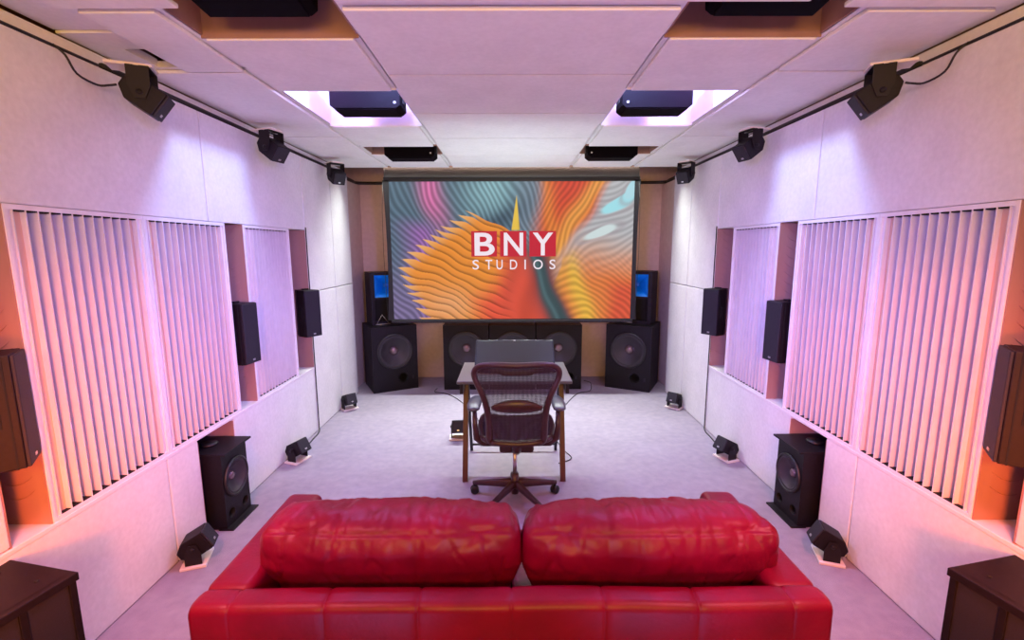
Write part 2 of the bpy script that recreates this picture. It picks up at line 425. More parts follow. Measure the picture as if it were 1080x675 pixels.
# side subwoofers in the low wall niches
for s in (-1, 1):
    subwoofer((s * 1.972, 2.845, 0), (0, 0), f'small black subwoofer with top and bottom plates set in the {side(s)} wall', .27, .495, .34, .112, .30,
              [(-.075, .085, .030), (.075, .085, .030)], 'side wall subwoofers', flange=True, ry=-s * PI / 2 + s * .0, badge=False)

# rear subwoofers in the lower corners of the photo
for s in (-1, 1):
    ax = Vector((s * .299, -.07, 0)).normalized()          # towards the wall reversed below
    d1 = Vector((-s * -.215 * -1, -.977, 0)).normalized()
    B = Vector((s * 1.576, 1.531, 0)); back = Vector((s * .974, .228, 0)); near = Vector((s * .228 * 1.0, -.974, 0))
    near = Vector((s * .215, -.977, 0)); back = Vector((s * .977, .215, 0))
    w, d, h = .62, .36, .60
    c0 = B + near * (w / 2) + back * (d / 2)
    t = thing('rear_subwoofer', f'big black subwoofer cut off by the bottom {side(s)} corner of the photo', 'subwoofer', (c0.x, c0.y, 0), 0, 'rear subwoofers')
    front = -back
    t.rotation_euler = (0, 0, math.atan2(front.y, front.x) + PI / 2)
    cab = MB().box((-w / 2, -d / 2 + .02, .012), (w / 2, d / 2, h), .004).build('cabinet', CAB, t)
    g = MB()
    for k in range(5):
        xx = (-w / 2 + .02) + k * (w - .04) / 4
        g.box((xx - .012, -d / 2 + .004, .02), (xx + .012, -d / 2 + .03, h - .03), .003)
    g.box((-w / 2, -d / 2, h - .03), (w / 2, -d / 2 + .03, h), .003); g.box((-w / 2, -d / 2, .0), (w / 2, -d / 2 + .03, .03), .003)
    g.build('front_rails', CAB, t)
    MB().box((-w / 2 + .02, -d / 2 + .010, .03), (w / 2 - .02, -d / 2 + .022, h - .03)).build('grille', GRILLE, t)
    for px in (-.24, -.08, .08, .24):
        for py in (-.09, .09):
            MB().lathe([(0, .0), (.007, .0), (.007, .004), (0, .004)], 10, T(px, py, h - .001) @ Matrix.Rotation(PI / 2, 4, 'X')).build('screw', HOLE, t)

# horn loudspeakers on the big corner subwoofers
for s in (-1, 1):
    n = Vector((-s * .467, -.884, 0)); c0 = Vector((s * 1.605, 5.94, .815))
    t = thing('horn_loudspeaker', f'black loudspeaker with a bright blue horn on the {side(s)} corner subwoofer, partly behind the screen', 'loudspeaker', c0,
              math.atan2(n.y, n.x) + PI / 2, 'horn loudspeakers beside the screen')
    w, h, d = .45, .655, .34; y0 = -d / 2; e = .02
    b = MB()
    b.box((-w / 2, y0, 0), (-w / 2 + .05, d / 2, h), .004); b.box((w / 2 - .05, y0, 0), (w / 2, d / 2, h), .004)
    b.box((-w / 2 + .05, y0, h - .035), (w / 2 - .05, d / 2, h)); b.box((-w / 2 + .05, y0, .315), (w / 2 - .05, d / 2, .345)); b.box((-w / 2 + .05, y0, 0), (w / 2 - .05, d / 2, .04))
    b.box((-w / 2 + .05, d / 2 - .03, .04), (w / 2 - .05, d / 2, h - .035))
    b.build('cabinet', CAB, t)
    # blue horn flare: a square funnel
    bm = bmesh.new()
    x1, za, zb = w / 2 - .05, .345, h - .035; zc = (za + zb) / 2
    o_ = [bm.verts.new(p) for p in [(-x1, y0 + .006, za), (x1, y0 + .006, za), (x1, y0 + .006, zb), (-x1, y0 + .006, zb)]]
    m_ = [bm.verts.new(p) for p in [(-x1 * .82, y0 + .03, zc - .11), (x1 * .82, y0 + .03, zc - .11), (x1 * .82, y0 + .03, zc + .11), (-x1 * .82, y0 + .03, zc + .11)]]
    i_ = [bm.verts.new(p) for p in [(-.03, y0 + .17, zc - .02), (.03, y0 + .17, zc - .02), (.03, y0 + .17, zc + .02), (-.03, y0 + .17, zc + .02)]]
    for A, B_ in ((o_, m_), (m_, i_)):
        for k in range(4): bm.faces.new((A[k], A[(k + 1) % 4], B_[(k + 1) % 4], B_[k]))
    bm.faces.new(i_); bmesh.ops.recalc_face_normals(bm, faces=bm.faces[:])
    q = MB(); q.bm.free(); q.bm = bm; q.build('horn', BLUE, t)
    MB().box((-x1, y0 + .09, .04), (x1, y0 + .10, .315)).build('grille', HOLE, t)
    st = MB()
    for k in (-1, 1):
        st.tube([(-.17, y0 - .012, .015), (-.10, y0 - .004, .13), (-.02, y0 - .012, .015)][::k], .004, 6)
    st.tube([(-.18, y0 - .012, .012), (.0, y0 - .012, .012)], .005, 6)
    st.build('wire_stand', STEEL, t)

# loudspeakers in the wall niches
def niche_speaker(loc, rz, label, s):
    t = thing('wall_loudspeaker', label, 'loudspeaker', loc, rz, 'upright loudspeakers in the wall niches')
    w, h, d = .155, .43, .19
    MB().prism([(-w / 2, .0), (w / 2, .0), (w / 2, d * .6), (w / 2 - .03, d), (-w / 2 + .03, d), (-w / 2, d * .6)], 0, h, bevel=.004).build('cabinet', CAB, t)
    MB().box((-w / 2 + .002, -.012, .003), (w / 2 - .002, .0, h - .003), .004).build('grille', GRILLE, t)
    MB().box((-.011, -.0145, .022), (.011, -.011, .034), .001).build('badge', BADGE, t)
    g = MB()
    for sx in (-1, 1):
        g.box((sx * (w / 2 - .001), .045, .16), (sx * (w / 2 + .003), .085, .27), .001)
        g.box((sx * (w / 2 - .001), .02, .0), (sx * (w / 2 + .002), .026, h), .0005)
    g.build('side_inset', HOLE, t)
    MB().box((-.025, .08, h), (.025, .12, h + .012), .002).build('bracket', BRACKET, t)
    MB().tube([(0, .17, h * .5), (0, .26, h * .5)], .018, 10).build('wall_arm', BRACKET, t)
    return t
def aim_rz(p, q=(0, 3.0)):
    return math.atan2(q[1] - p[1], q[0] - p[0]) + PI / 2
for s in (-1, 1):
    sd = side(s)
    for (x, y), lab in [((1.852, 1.695), f'black upright loudspeaker in the {sd} wall niche cut by the photo edge'),
                        ((1.852, 3.245), f'slim black loudspeaker in the {sd} wall niche between two diffusers'),
                        ((1.838, 4.262), f'black upright loudspeaker in the {sd} wall niche nearest the screen')]:
        niche_speaker((s * x, y, .95), aim_rz((s * x, y)), lab, s)

# small loudspeakers on U brackets, high and on the floor
def small_speaker(loc, label, floor, s, group, aim=None, scale=1.0):
    loc = Vector(loc); q = Vector(aim or MIX); d = q - loc
    rz = math.atan2(d.y, d.x) + PI / 2; pitch = math.atan2(d.z, math.hypot(d.x, d.y))
    zb = 0 if floor else loc.z
    t = thing('small_loudspeaker', label, 'loudspeaker', (loc.x, loc.y, 0.02 * scale if floor else loc.z), rz, group); t.scale = (scale,) * 3
    pz = loc.z - .02 if floor else 0
    w, h, dep = .135, .135, .185
    M = T(0, 0, pz) @ Matrix.Rotation(-pitch, 4, 'X')
    k = h / 2
    # wedge-tailed cabinet, cross-section in the local yz plane extruded along x
    prof = [(-dep * .5, -k), (-dep * .5, k), (dep * .22, k), (dep * .5, k * .35), (dep * .5, -k * .35), (dep * .22, -k)]
    Mx = M @ Matrix(((0, 0, 1, 0), (1, 0, 0, 0), (0, 1, 0, 0), (0, 0, 0, 1)))
    MB().prism(prof, -w / 2, w / 2, Mx, bevel=.006).build('cabinet', CAB, t)
    MB().box((-w / 2 + .004, -dep * .5 - .012, -k + .004), (w / 2 - .004, -dep * .5, k - .004), .004, M).build('grille', GRILLE, t)
    MB().box((-.012, -dep * .5 - .0145, -k + .022), (.012, -dep * .5 - .011, -k + .036), .001, M).build('badge', BADGE, t)
    br = MB(); e = w / 2 + .010
    zt = -pz if floor else .125
    sg = -1 if floor else 1
    for sx in (-1, 1):
        pts = [(-.055, 0), (.055, 0)] 
        poly = [(-.022, pz - sg * .03), (.022, pz - sg * .03), (.048, pz + sg * .03), (.048, zt), (-.048, zt), (-.048, pz + sg * .03)]
        Mp = Matrix(((0, 0, 1, 0), (1, 0, 0, 0), (0, 1, 0, 0), (0, 0, 0, 1)))
        br.prism(poly if sg > 0 else poly[::-1], sx * e - .0025, sx * e + .0025, Mp)
    br.box((-e, -.048, zt - .0025), (e, -.008, zt + .0025)); br.box((-e, .016, zt - .0025), (e, .048, zt + .0025)); 
    br.build('bracket', BRACKET, t)
    for sx in (-1, 1):
        MB().lathe([(0, 0), (.014, 0), (.014, .010), (0, .012)], 14, T(sx * e, 0, pz) @ Matrix.Rotation(-sx * PI / 2, 4, 'Z')).build('knob', BRACKET, t)
    if floor:
        MB().box((-.10, -.075, -.02), (.10, .075, -.0025), .003).build('light_patch_board', BOARD, t)  # added pale board stands in for a patch of light on the floor
    else:
        MB().box((-.06, -.06, zt + .003), (.06, .14, zt + .018), .002).build('mounting_plate', BOARD, t)
    return t
HY = [(1.72, 2.315, 2.462), (1.73, 3.52, 2.475), (1.74, 4.79, 2.475)]
for s in (-1, 1):
    sd = side(s)
    for (x, y, z), lab in zip(HY, [f'small black loudspeaker under the {sd} ceiling edge, nearest the camera', f'small black loudspeaker under the {sd} ceiling edge, middle of three', f'small black loudspeaker under the {sd} ceiling edge, nearest the screen']):
        small_speaker((s * x, y, z), lab, False, s, 'small loudspeakers high on the walls', scale=.9)
    for (x, y), lab in zip([(1.80, 2.42), (1.80, 3.69), (1.805, 4.96)], [f'small black loudspeaker on the floor by the {sd} wall, nearest the sofa', f'small black loudspeaker on the floor by the {sd} wall below the narrow diffuser', f'small black loudspeaker on the floor by the {sd} wall nearest the screen']):
        small_speaker((s * x, y, .125), lab, True, s, 'small loudspeakers on the floor', scale=.85)
small_speaker((-.50, 4.14, .135), 'small black loudspeaker on the floor just left of the desk leg', True, -1, 'small loudspeakers on the floor', aim=(-.35, 2.0, .9), scale=.85)

# ceiling loudspeakers in the recesses
def ceiling_speaker(loc, tilt, label, s):
    t = thing('ceiling_loudspeaker', label, 'loudspeaker', loc, 0, 'loudspeakers hanging in the ceiling recesses')
    t.rotation_euler = (tilt, 0, 0)
    w, h, d = .455, .22, .19
    prof = [(-w / 2, .02), (-w / 2 + .025, 0), (w / 2 - .025, 0), (w / 2, .02), (w / 2, h), (-w / 2, h)]
    Mx = Matrix(((1, 0, 0, 0), (0, 0, 1, 0), (0, 1, 0, 0), (0, 0, 0, 1)))
    MB().prism(prof, -d / 2, d / 2, Mx, bevel=.004).build('cabinet', FLATBLACK, t)
    MB().box((-w / 2 + .03, -d / 2 + .008, -.008), (w / 2 - .03, d / 2 - .008, .001), .003).build('grille', FLATBLACK, t)
    MB().box((-s * (w / 2 - .035) - .007, -d / 2 - .002, .03), (-s * (w / 2 - .035) + .007, -d / 2 + .001, .042)).build('badge', BADGE, t)
    br = MB()
    for sx in (-1, 1):
        br.box((sx * (w / 2 + .002), -.03, .05), (sx * (w / 2 + .007), .03, 3.05 - loc[2] - .003))
    br.build('bracket', BRACKET, t)
    return t
for s in (-1, 1):
    sd = side(s)
    ceiling_speaker((s * .995, 1.915, 2.675), math.radians(-6), f'black loudspeaker in the dark {sd} ceiling recess at the top of the photo', s)
    ceiling_speaker((s * .945, 3.27, 2.65), math.radians(0), f'black loudspeaker in the glowing {sd} ceiling recess', s)
    ceiling_speaker((s * .925, 4.50, 2.578), 0, f'black loudspeaker in the small {sd} ceiling recess before the screen', s)

# ------------------------------------------------------------------ projection screen
SY = 5.45
scr = thing('projection_screen', 'big projection screen showing orange and blue ridges with a red and white studio logo', 'screen', (0, SY, .90))
def S(x, y, z): return (x, y - SY, z - .90)
SX0, SX1, SZ0, SZ1 = -1.388, 1.405, .932, 2.507
def px_color(u, v):
    """colour of the projected picture at photograph-like picture coordinates (u 411..668, v 191..337)"""
    def sm(a, b, x): t = np.clip((x - a) / (b - a), 0, 1); return t * t * (3 - 2 * t)
    def mixc(c, d, k): return c * (1 - k[..., None]) + np.array(d) * k[..., None]
    def mixf(c, d, k): return c * (1 - k[..., None]) + d * k[..., None]
    uo, vo = u, v
    u = uo + 2.0 * np.sin(vo / 12. + uo / 29.) + 1.2 * np.sin(uo / 7.5 - vo / 15.); v = vo + 1.8 * np.sin(uo / 16. - vo / 21.) + .8 * np.sin(uo / 6. + vo / 9.)
    # ---- blue-grey ridged background
    w = u + 6 * np.sin(v / 26.)
    ph = (u * .86 - (v - 190) * .62 + 8 * np.sin((v - 190) / 30.) + 2 * np.sin(u / 9.)) / 5.6
    rid = .5 + .5 * np.sin(ph * 2 * PI)
    base = np.zeros(u.shape + (3,)) + np.array((.11, .18, .25))
    base = mixc(base, (.28, .50, .56), np.exp(-((u - 520 + (v - 190) * .25) / 26.) ** 2) * sm(255, 195, v))
    base = mixc(base, (.24, .30, .38), sm(535, 555, u) * .6)
    pk = np.exp(-((u - 452 - (v - 190) * .25) / 11.) ** 2)
    base = mixc(base, (.78, .18, .44), pk * sm(262, 200, v) * .95)
    base = mixc(base, (.42, .15, .52), np.exp(-((u - 442 - (v - 250) * .1) / 17.) ** 2) * sm(222, 245, v) * .8)
    base = mixc(base, (.26, .18, .38), sm(470, 415, u) * sm(250, 330, v) * .8)
    base = mixc(base, (.06, .10, .15), np.exp(-(((u - 524) / 26.) ** 2 + ((v - 232 + (u - 524) * .5) / 13.) ** 2)) * .9)
    base = base * (.62 + .60 * rid ** 1.3)[..., None]
    col = base
    # ---- grey-brown to red flank right of the centre
    k = sm(556, 574, u - (240 - v) * .04)
    ph = (u + (v - 190) * .38 + 5 * np.sin(v / 18.)) / 6.
    r2 = .5 + .5 * np.sin(ph * 2 * PI)
    red = np.zeros(u.shape + (3,)) + np.array((.74, .065, .03))
    red = mixc(red, (.92, .33, .05), np.exp(-((u - 572 - (v - 190) * .2) / 10.) ** 2) * .6 + .0 * u)
    red = mixc(red, (.95, .42, .08), np.exp(-((u - 632 + (v - 190) * .62) / 12.) ** 2) * .85)
    red = mixc(red, (.42, .30, .28), sm(578, 560, u) * .8)
    red = red * (.70 + .42 * r2)[..., None]
    col = mixf(col, red, k)
    # ---- pale swirls at the right
    edge = 640 - (v - 191) * .66 + 7 * np.sin((v - 191) / 20.)
    k = sm(edge - 6, edge + 7, u)
    ph = ((v - 191) + (u - 600) * .62 + 6 * np.sin((u - 590) / 15.) + 5 * np.sin(v / 17.)) / 7.
    r3 = .5 + .5 * np.sin(ph * 2 * PI)
    pale = np.zeros(u.shape + (3,)) + np.array((.55, .55, .58))
    pale = mixc(pale, (.72, .40, .28), sm(232, 275, v + (600 - u) * .1))
    pale = mixc(pale, (.85, .20, .07), sm(268, 315, v + (u - 630) * .25))
    pale = mixc(pale, (.78, .09, .045), sm(300, 335, v) * sm(610, 640, u))
    pale = pale * (.76 + .32 * r3)[..., None]
    for (bu, bv, ru, rv, c) in [(655, 212, 17, 7, (.42, .86, .95)), (632, 244, 15, 5.5, (.72, .84, .85)), (668, 200, 8, 9, (.50, .82, .92))]:
        du = (u - bu) + (v - bv) * .35; dv = (v - bv) + (u - bu) * .38
        q = np.sqrt((du / ru) ** 2 + (dv / rv) ** 2)
        pale = mixc(pale, (.42, .36, .40), np.exp(-((q - 1.35) / .22) ** 2) * .5)
        pale = mixc(pale, c, sm(1.15, .8, q))
    col = mixf(col, pale, k)
    # ---- yellow-orange folds lower right
    x0 = 589 + 3 * np.sin((v - 262) / 14.) - 4 * np.exp(-((v - 300) / 22.) ** 2)
    k = sm(x0 - 1, x0 + 2, u) * sm(262, 272, v + (u - 590) * .4)
    ph = (np.abs(u - 606 - (v - 300) * .22) * .55 - (v - 262) * -.9 + 0) / 6.5
    ph = ((v - 262) * .80 - np.sqrt((u - (598 + (v - 262) * .28)) ** 2 * np.where(u > 598 + (v - 262) * .28, 1.0, .35) + 25.) * .80) / 6.4
    r4 = .5 + .5 * np.sin(ph * 2 * PI)
    fo = np.zeros(u.shape + (3,)) + np.array((.86, .24, .06))
    cen = 600 + (v - 262) * .26
    fo = mixc(fo, (.92, .55, .07), np.exp(-((u - cen) / 11.) ** 2) * .9)
    fo = mixc(fo, (.88, .42, .08), sm(600, 590, u) * .7)
    fo = mixc(fo, (.80, .10, .05), sm(634, 655, u) * sm(285, 310, v) * .9)
    fo = mixc(fo, (.80, .45, .32), sm(622, 655, u) * sm(300, 265, v) * .8)
    fo = fo * (.72 + .38 * r4)[..., None]
    k = k * sm(258, 300, v + (u - 590) * .0 + 0 * u + 12 * sm(620, 600, u))
    col = mixf(col, fo, np.clip(k, 0, 1))
    # ---- dark teal sliver and the red foot at the bottom centre
    c1 = 562 + (v - 262) * .36
    kt = np.exp(-((u - c1) / (7 + (v - 262) * .09)) ** 4) * sm(248, 268, v)
    # ---- orange fan of pointed ridges
    tips = [(463, 235), (457, 239), (450, 245), (441, 251), (434, 258), (427, 266), (421, 273), (416, 281), (419, 289), (422, 298), (425, 306), (428, 315), (431, 324), (435, 333)]
    def g(x): t = np.clip(x - 414, 0, None); return 1.3 * np.sin(t / 11.) +  .30 * t + .0018 * t ** 2 - 6.5e-6 * t ** 3
    keys = [tv - float(g(np.array(float(tu)))) for tu, tv in tips]
    step = keys[-1] - keys[-2]
    keys = [keys[0] - 9 * k_ for k_ in (3, 2, 1)] + keys + [keys[-1] + step * k_ for k_ in range(1, 6)]
    tu_ = [489, 480, 471] + [t_[0] for t_ in tips] + [438, 441, 444, 446, 448]
    q = np.interp(v - g(u), keys, range(len(keys)), left=-5, right=99)
    idx = np.clip(np.round(q), 0, len(keys) - 1).astype(int); fr_ = q - idx
    tipu = np.array(tu_, float)[idx]; du = u - tipu
    halfw = np.clip(du * .030, 0, .52)
    inside = (du > 0) * sm(1.06, .92, np.abs(fr_) / np.maximum(halfw, .01)) * (q > -.6) * (q < 90)
    inside = np.where(du > 17, 1.0 * (q > -.5) * (q < 90), inside)
    t = np.clip(du / 115., 0, 1)
    c = np.zeros(u.shape + (3,)) + np.array((.86, .28, .035))
    c = mixc(c, (.90, .50, .20), sm(.22, .0, t) * .9)
    c = mixc(c, (.88, .42, .20), np.exp(-(((u - 470) / 34.) ** 2 + ((v - 325) / 22.) ** 2)) * .7)
    c = mixc(c, (.82, .10, .05), sm(.62, .98, t + (v - 285) * .0016))
    c = c * (1.06 - .60 * sm(.05, .50, fr_) + .16 * sm(-.05, -.45, fr_))[..., None]
    bc = np.zeros(u.shape + (3,)) + np.array((.80, .095, .05))
    bc = mixc(bc, (.20, .05, .06), sm(538, 566, u - (v - 262) * .28) * .92)
    bc = mixc(bc, (.20, .10, .10), sm(300, 262, v) * sm(540, 560, u) * .6)
    bc = bc * (.92 + .10 * np.sin((u + (v - 260) * .2) / 4.6))[..., None]
    fanlim = sm(586, 570, u - (v - 262) * .34)
    bm_ = sm(514, 542, u + (v - 262) * -.10) * sm(244, 268, v) * fanlim
    col = mixf(col, c, inside * sm(562, 536, u) )
    col = mixf(col, bc, bm_)
    tl = np.zeros(u.shape + (3,)) + np.array((.045, .085, .095)); tl = tl * (1 + .8 * np.exp(-((u - c1 + 3) / 3.) ** 2))[..., None]; 
    col = mixf(col, tl, kt)
    # ---- yellow spike
    u, v = uo, vo
    wd = np.clip((v - 206) / 34. * 4.2, 0, 4.2)
    kk = sm(wd + .6, wd - .4, np.abs(u - 544.5 + (v - 206) * .03)) * (v > 205) * sm(243, 240, v)
    sp = np.zeros(u.shape + (3,)) + np.array((.95, .62, .08)); sp = sp * (1.0 - .3 * sm(0, 4, (u - 544.5)))[..., None]
    col = mixf(col, sp, kk)
    return np.clip(col, 0, 1)
NX, NZ = 560, 316
gx = np.linspace(SX0, SX1, NX); gz = np.linspace(SZ0, SZ1, NZ)
XX, ZZ = np.meshgrid(gx, gz)
UU = 411 + (XX - SX0) / (SX1 - SX0) * 257; VV = 337 - (ZZ - SZ0) / (SZ1 - SZ0) * 146
cols = px_color(UU, VV)
me = bpy.data.meshes.new('picture')
verts = np.stack([XX.ravel(), np.zeros(XX.size), ZZ.ravel() - .90], 1)
ii = np.arange(NX * NZ).reshape(NZ, NX)
quads = np.stack([ii[:-1, :-1].ravel(), ii[:-1, 1:].ravel(), ii[1:, 1:].ravel(), ii[1:, :-1].ravel()], 1)
me.from_pydata(verts.tolist(), [], quads.tolist())
ca = me.color_attributes.new('picture', 'FLOAT_COLOR', 'POINT')
flat = np.ones((NX * NZ, 4), np.float32); flat[:, :3] = cols.reshape(-1, 3); ca.data.foreach_set('color', flat.ravel())
pm, nt, b = new_mat('projected_picture')
at = nt.nodes.new('ShaderNodeAttribute'); at.attribute_name = 'picture'
b.inputs['Base Color'].default_value = (.01, .01, .01, 1); b.inputs['Roughness'].default_value = .8; b.inputs['Specular IOR Level'].default_value = .1
nt.links.new(at.outputs['Color'], b.inputs['Emission Color']); b.inputs['Emission Strength'].default_value = 0.80
me.materials.append(pm)
pic = bpy.data.objects.new('picture', me); C.objects.link(pic); pic.parent = scr
# black masking with gently bowed side edges, bottom bar and the case above
m = MB()
for sg, xi in ((-1, SX0), (1, SX1)):
    inner = []; outer = []
    for k in range(13):
        t_ = k / 12; z = SZ0 - .012 + t_ * (SZ1 - SZ0 + .03)
        inner.append((xi, z - .90)); outer.append((xi + sg * (.048 + .022 * (2 * t_ - 1) ** 2), z - .90))
    poly = inner + outer[::-1]
    Mx = Matrix(((1, 0, 0, 0), (0, 0, 1, 0), (0, 1, 0, 0), (0, 0, 0, 1)))
    m.prism(poly, -.001, .004, Mx)
m.box(S(SX0 - .06, SY - .001, SZ1), S(SX1 + .06, SY + .004, 2.56)); m.box(S(SX0 - .0, SY - .001, SZ0 - .02), S(SX1 + .0, SY + .004, SZ0))
m.build('border', MASK, scr)
MB().box(S(SX0 - .03, SY - .014, SZ0 - .045), S(SX1 + .03, SY + .014, SZ0 - .012), .006).build('bottom_bar', MASK, scr)
MB().box(S(-1.44, SY - .012, 2.548), S(1.455, SY + .13, 2.70), .008).build('case', HOUSING, scr)
w_ = MB()
for sg in (-1, 1): w_.tube([S(sg * 1.455, SY, 2.50), S(sg * 1.475, SY, 2.2), S(sg * 1.48, SY, 1.7), S(sg * 1.46, SY, .9)], .0025, 6)
w_.build('tension_cord', HOUSING, scr)
# logo: three red tiles with white letters and a line of small white letters, on the picture
def px2w(u, v): return (SX0 + (u - 411) / 257 * (SX1 - SX0), SZ1 - (v - 191) / 146 * (SZ1 - SZ0) - .90)
TILE = emit('logo_red', (.58, .012, .035), 0.9); WHITE = emit('logo_white', (.90, .78, .86), 0.95)
lp = [(496.2, 242.3, 523.5, 269.3), (526.8, 242.3, 554.8, 269.3), (558, 242.3, 586.3, 269.3)]
for u0, v0, u1, v1 in lp:
    (xa, za), (xb, zb) = px2w(u0, v0), px2w(u1, v1)
    MB().box((xa, -.002, za), (xb, -.0005, zb)).build('logo_tile', TILE, scr)
def letters(txt, u0, u1, v0, v1, bold, mat, name):
    cu = bpy.data.curves.new(name, 'FONT'); cu.body = txt; cu.size = 1; cu.offset = bold; cu.resolution_u = 6
    o = bpy.data.objects.new('tmp', cu); C.objects.link(o)
    bpy.context.view_layer.update()
    m_ = bpy.data.meshes.new_from_object(o.evaluated_get(bpy.context.evaluated_depsgraph_get()))
    bpy.data.objects.remove(o); bpy.data.curves.remove(cu)
    co = [v.co.copy() for v in m_.vertices]
    x0_, x1_ = min(c.x for c in co), max(c.x for c in co); y0_, y1_ = min(c.y for c in co), max(c.y for c in co)
    (xa, za), (xb, zb) = px2w(u0, v0), px2w(u1, v1)
    for v, c in zip(m_.vertices, co):
        v.co = (xa + (c.x - x0_) / (x1_ - x0_) * (xb - xa), -.003, zb + (c.y - y0_) / (y1_ - y0_) * (za - zb))
    m_.materials.clear(); m_.materials.append(mat); m_.name = name
    oo = bpy.data.objects.new(name, m_); C.objects.link(oo); oo.parent = scr; return oo
for ch, (u0, u1) in zip('BNY', [(499.6, 521), (530.8, 551.5), (561.5, 583.2)]):
    letters(ch, u0, u1, 244.0, 268.2, .018, WHITE, 'logo_letter')
for ch, (u0, u1) in zip('STUDIOS', [(497.2, 504), (511, 518.3), (522.8, 529.4), (537.3, 545), (552.8, 554.3), (562.2, 572.4), (579.6, 586)]):
    letters(ch, u0, u1, 272.6, 283.0, .006, WHITE, 'logo_letter')

# ------------------------------------------------------------------ sofa
def loft(stations, mat, name, parent):
    """stations: list of lists of points (rings)"""
    bm = bmesh.new(); rings = [[bm.verts.new(p) for p in st] for st in stations]; n = len(rings[0])
    for A, B_ in zip(rings, rings[1:]):
        for k in range(n): bm.faces.new((A[k], A[(k + 1) % n], B_[(k + 1) % n], B_[k]))
    bm.faces.new(rings[0][::-1]); bm.faces.new(rings[-1]); bmesh.ops.recalc_face_normals(bm, faces=bm.faces[:])
    q = MB(); q.bm.free(); q.bm = bm
    o = q.build(name, mat, parent, smooth=True); return o
def rrect(w0, w1, h0, h1, r, inset=0.0, n=5):
    w0 += inset; w1 -= inset; h0 += inset; h1 -= inset; pts = []
    for (cx_, cy_, a0) in [(w1 - r, h1 - r, 0), (w0 + r, h1 - r, 90), (w0 + r, h0 + r, 180), (w1 - r, h0 + r, 270)]:
        for k in range(n + 1):
            a = math.radians(a0 + 90 * k / n); pts.append((cx_ + r * math.cos(a), cy_ + r * math.sin(a)))
    return pts
sofa = thing('sofa', 'red leather two-seat sofa seen from behind, facing the screen', 'sofa', (-.01, 1.68, 0))
def stations_x(x0, x1, seams, ring, axis):
    st = []
    xs = [x0, x0 + .004, x0 + .014, x0 + .03]; k = 0
    cuts = [x for x in seams if x0 + .05 < x < x1 - .05]
    full = [(x0, .022), (x0 + .005, .010), (x0 + .016, .003), (x0 + .03, 0)]
    for c in cuts: full += [(c - .03, 0), (c - .010, .0004), (c - .0035, .0022), (c, .0045), (c + .0035, .0022), (c + .010, .0004), (c + .03, 0)]
    full += [(x1 - .03, 0), (x1 - .016, .003), (x1 - .005, .010), (x1, .022)]
    # extra stations for soft waviness
    out = []
    for (a, ia), (b_, ib) in zip(full, full[1:]):
        out.append((a, ia)); 
        if b_ - a > .08:
            for j in range(1, 6): out.append((a + (b_ - a) * j / 6, 0))
    out.append(full[-1])
    for x, ins in out:
        pts = ring(ins)
        r_ = []
        for (p, q_) in pts:
            if axis == 'x':
                n_ = noise.noise(Vector((x * 3, p * 5, q_ * 5))) * .005; r_.append((x, p + n_, q_ + n_))
            else:
                n_ = noise.noise(Vector((p * 5, x * 3, q_ * 5 + 9))) * .005; r_.append((p + n_, x, q_ + n_))
        st.append(r_)
    return st
# local: sofa origin (-.01,1.68)
loft(stations_x(-1.045, 1.045, [-.91, -.605, -.302, 0, .302, .605, .91], lambda i: rrect(-.352, -.245, .10, .622, .030, i), 'x'), LEATHER, 'back_frame', sofa)
for s in (-1, 1):
    a0, a1 = (-1.045, -.885) if s < 0 else (.885, 1.045)
    loft(stations_x(-.26, .375, [], lambda i: rrect(a0, a1, .10, .618, .030, i), 'y'), LEATHER, 'arm', sofa)
loft(stations_x(-.89, .89, [0], lambda i: rrect(-.25, .355, .10, .29, .02, i), 'x'), LEATHER, 'base', sofa)
for s in (-1, 1):
    for yy in (-.30, .32):
        MB().box((s * .98 - .03, yy - .03, 0), (s * .98 + .03, yy + .03, .105), .004).build('foot', DARKMETAL, sofa)

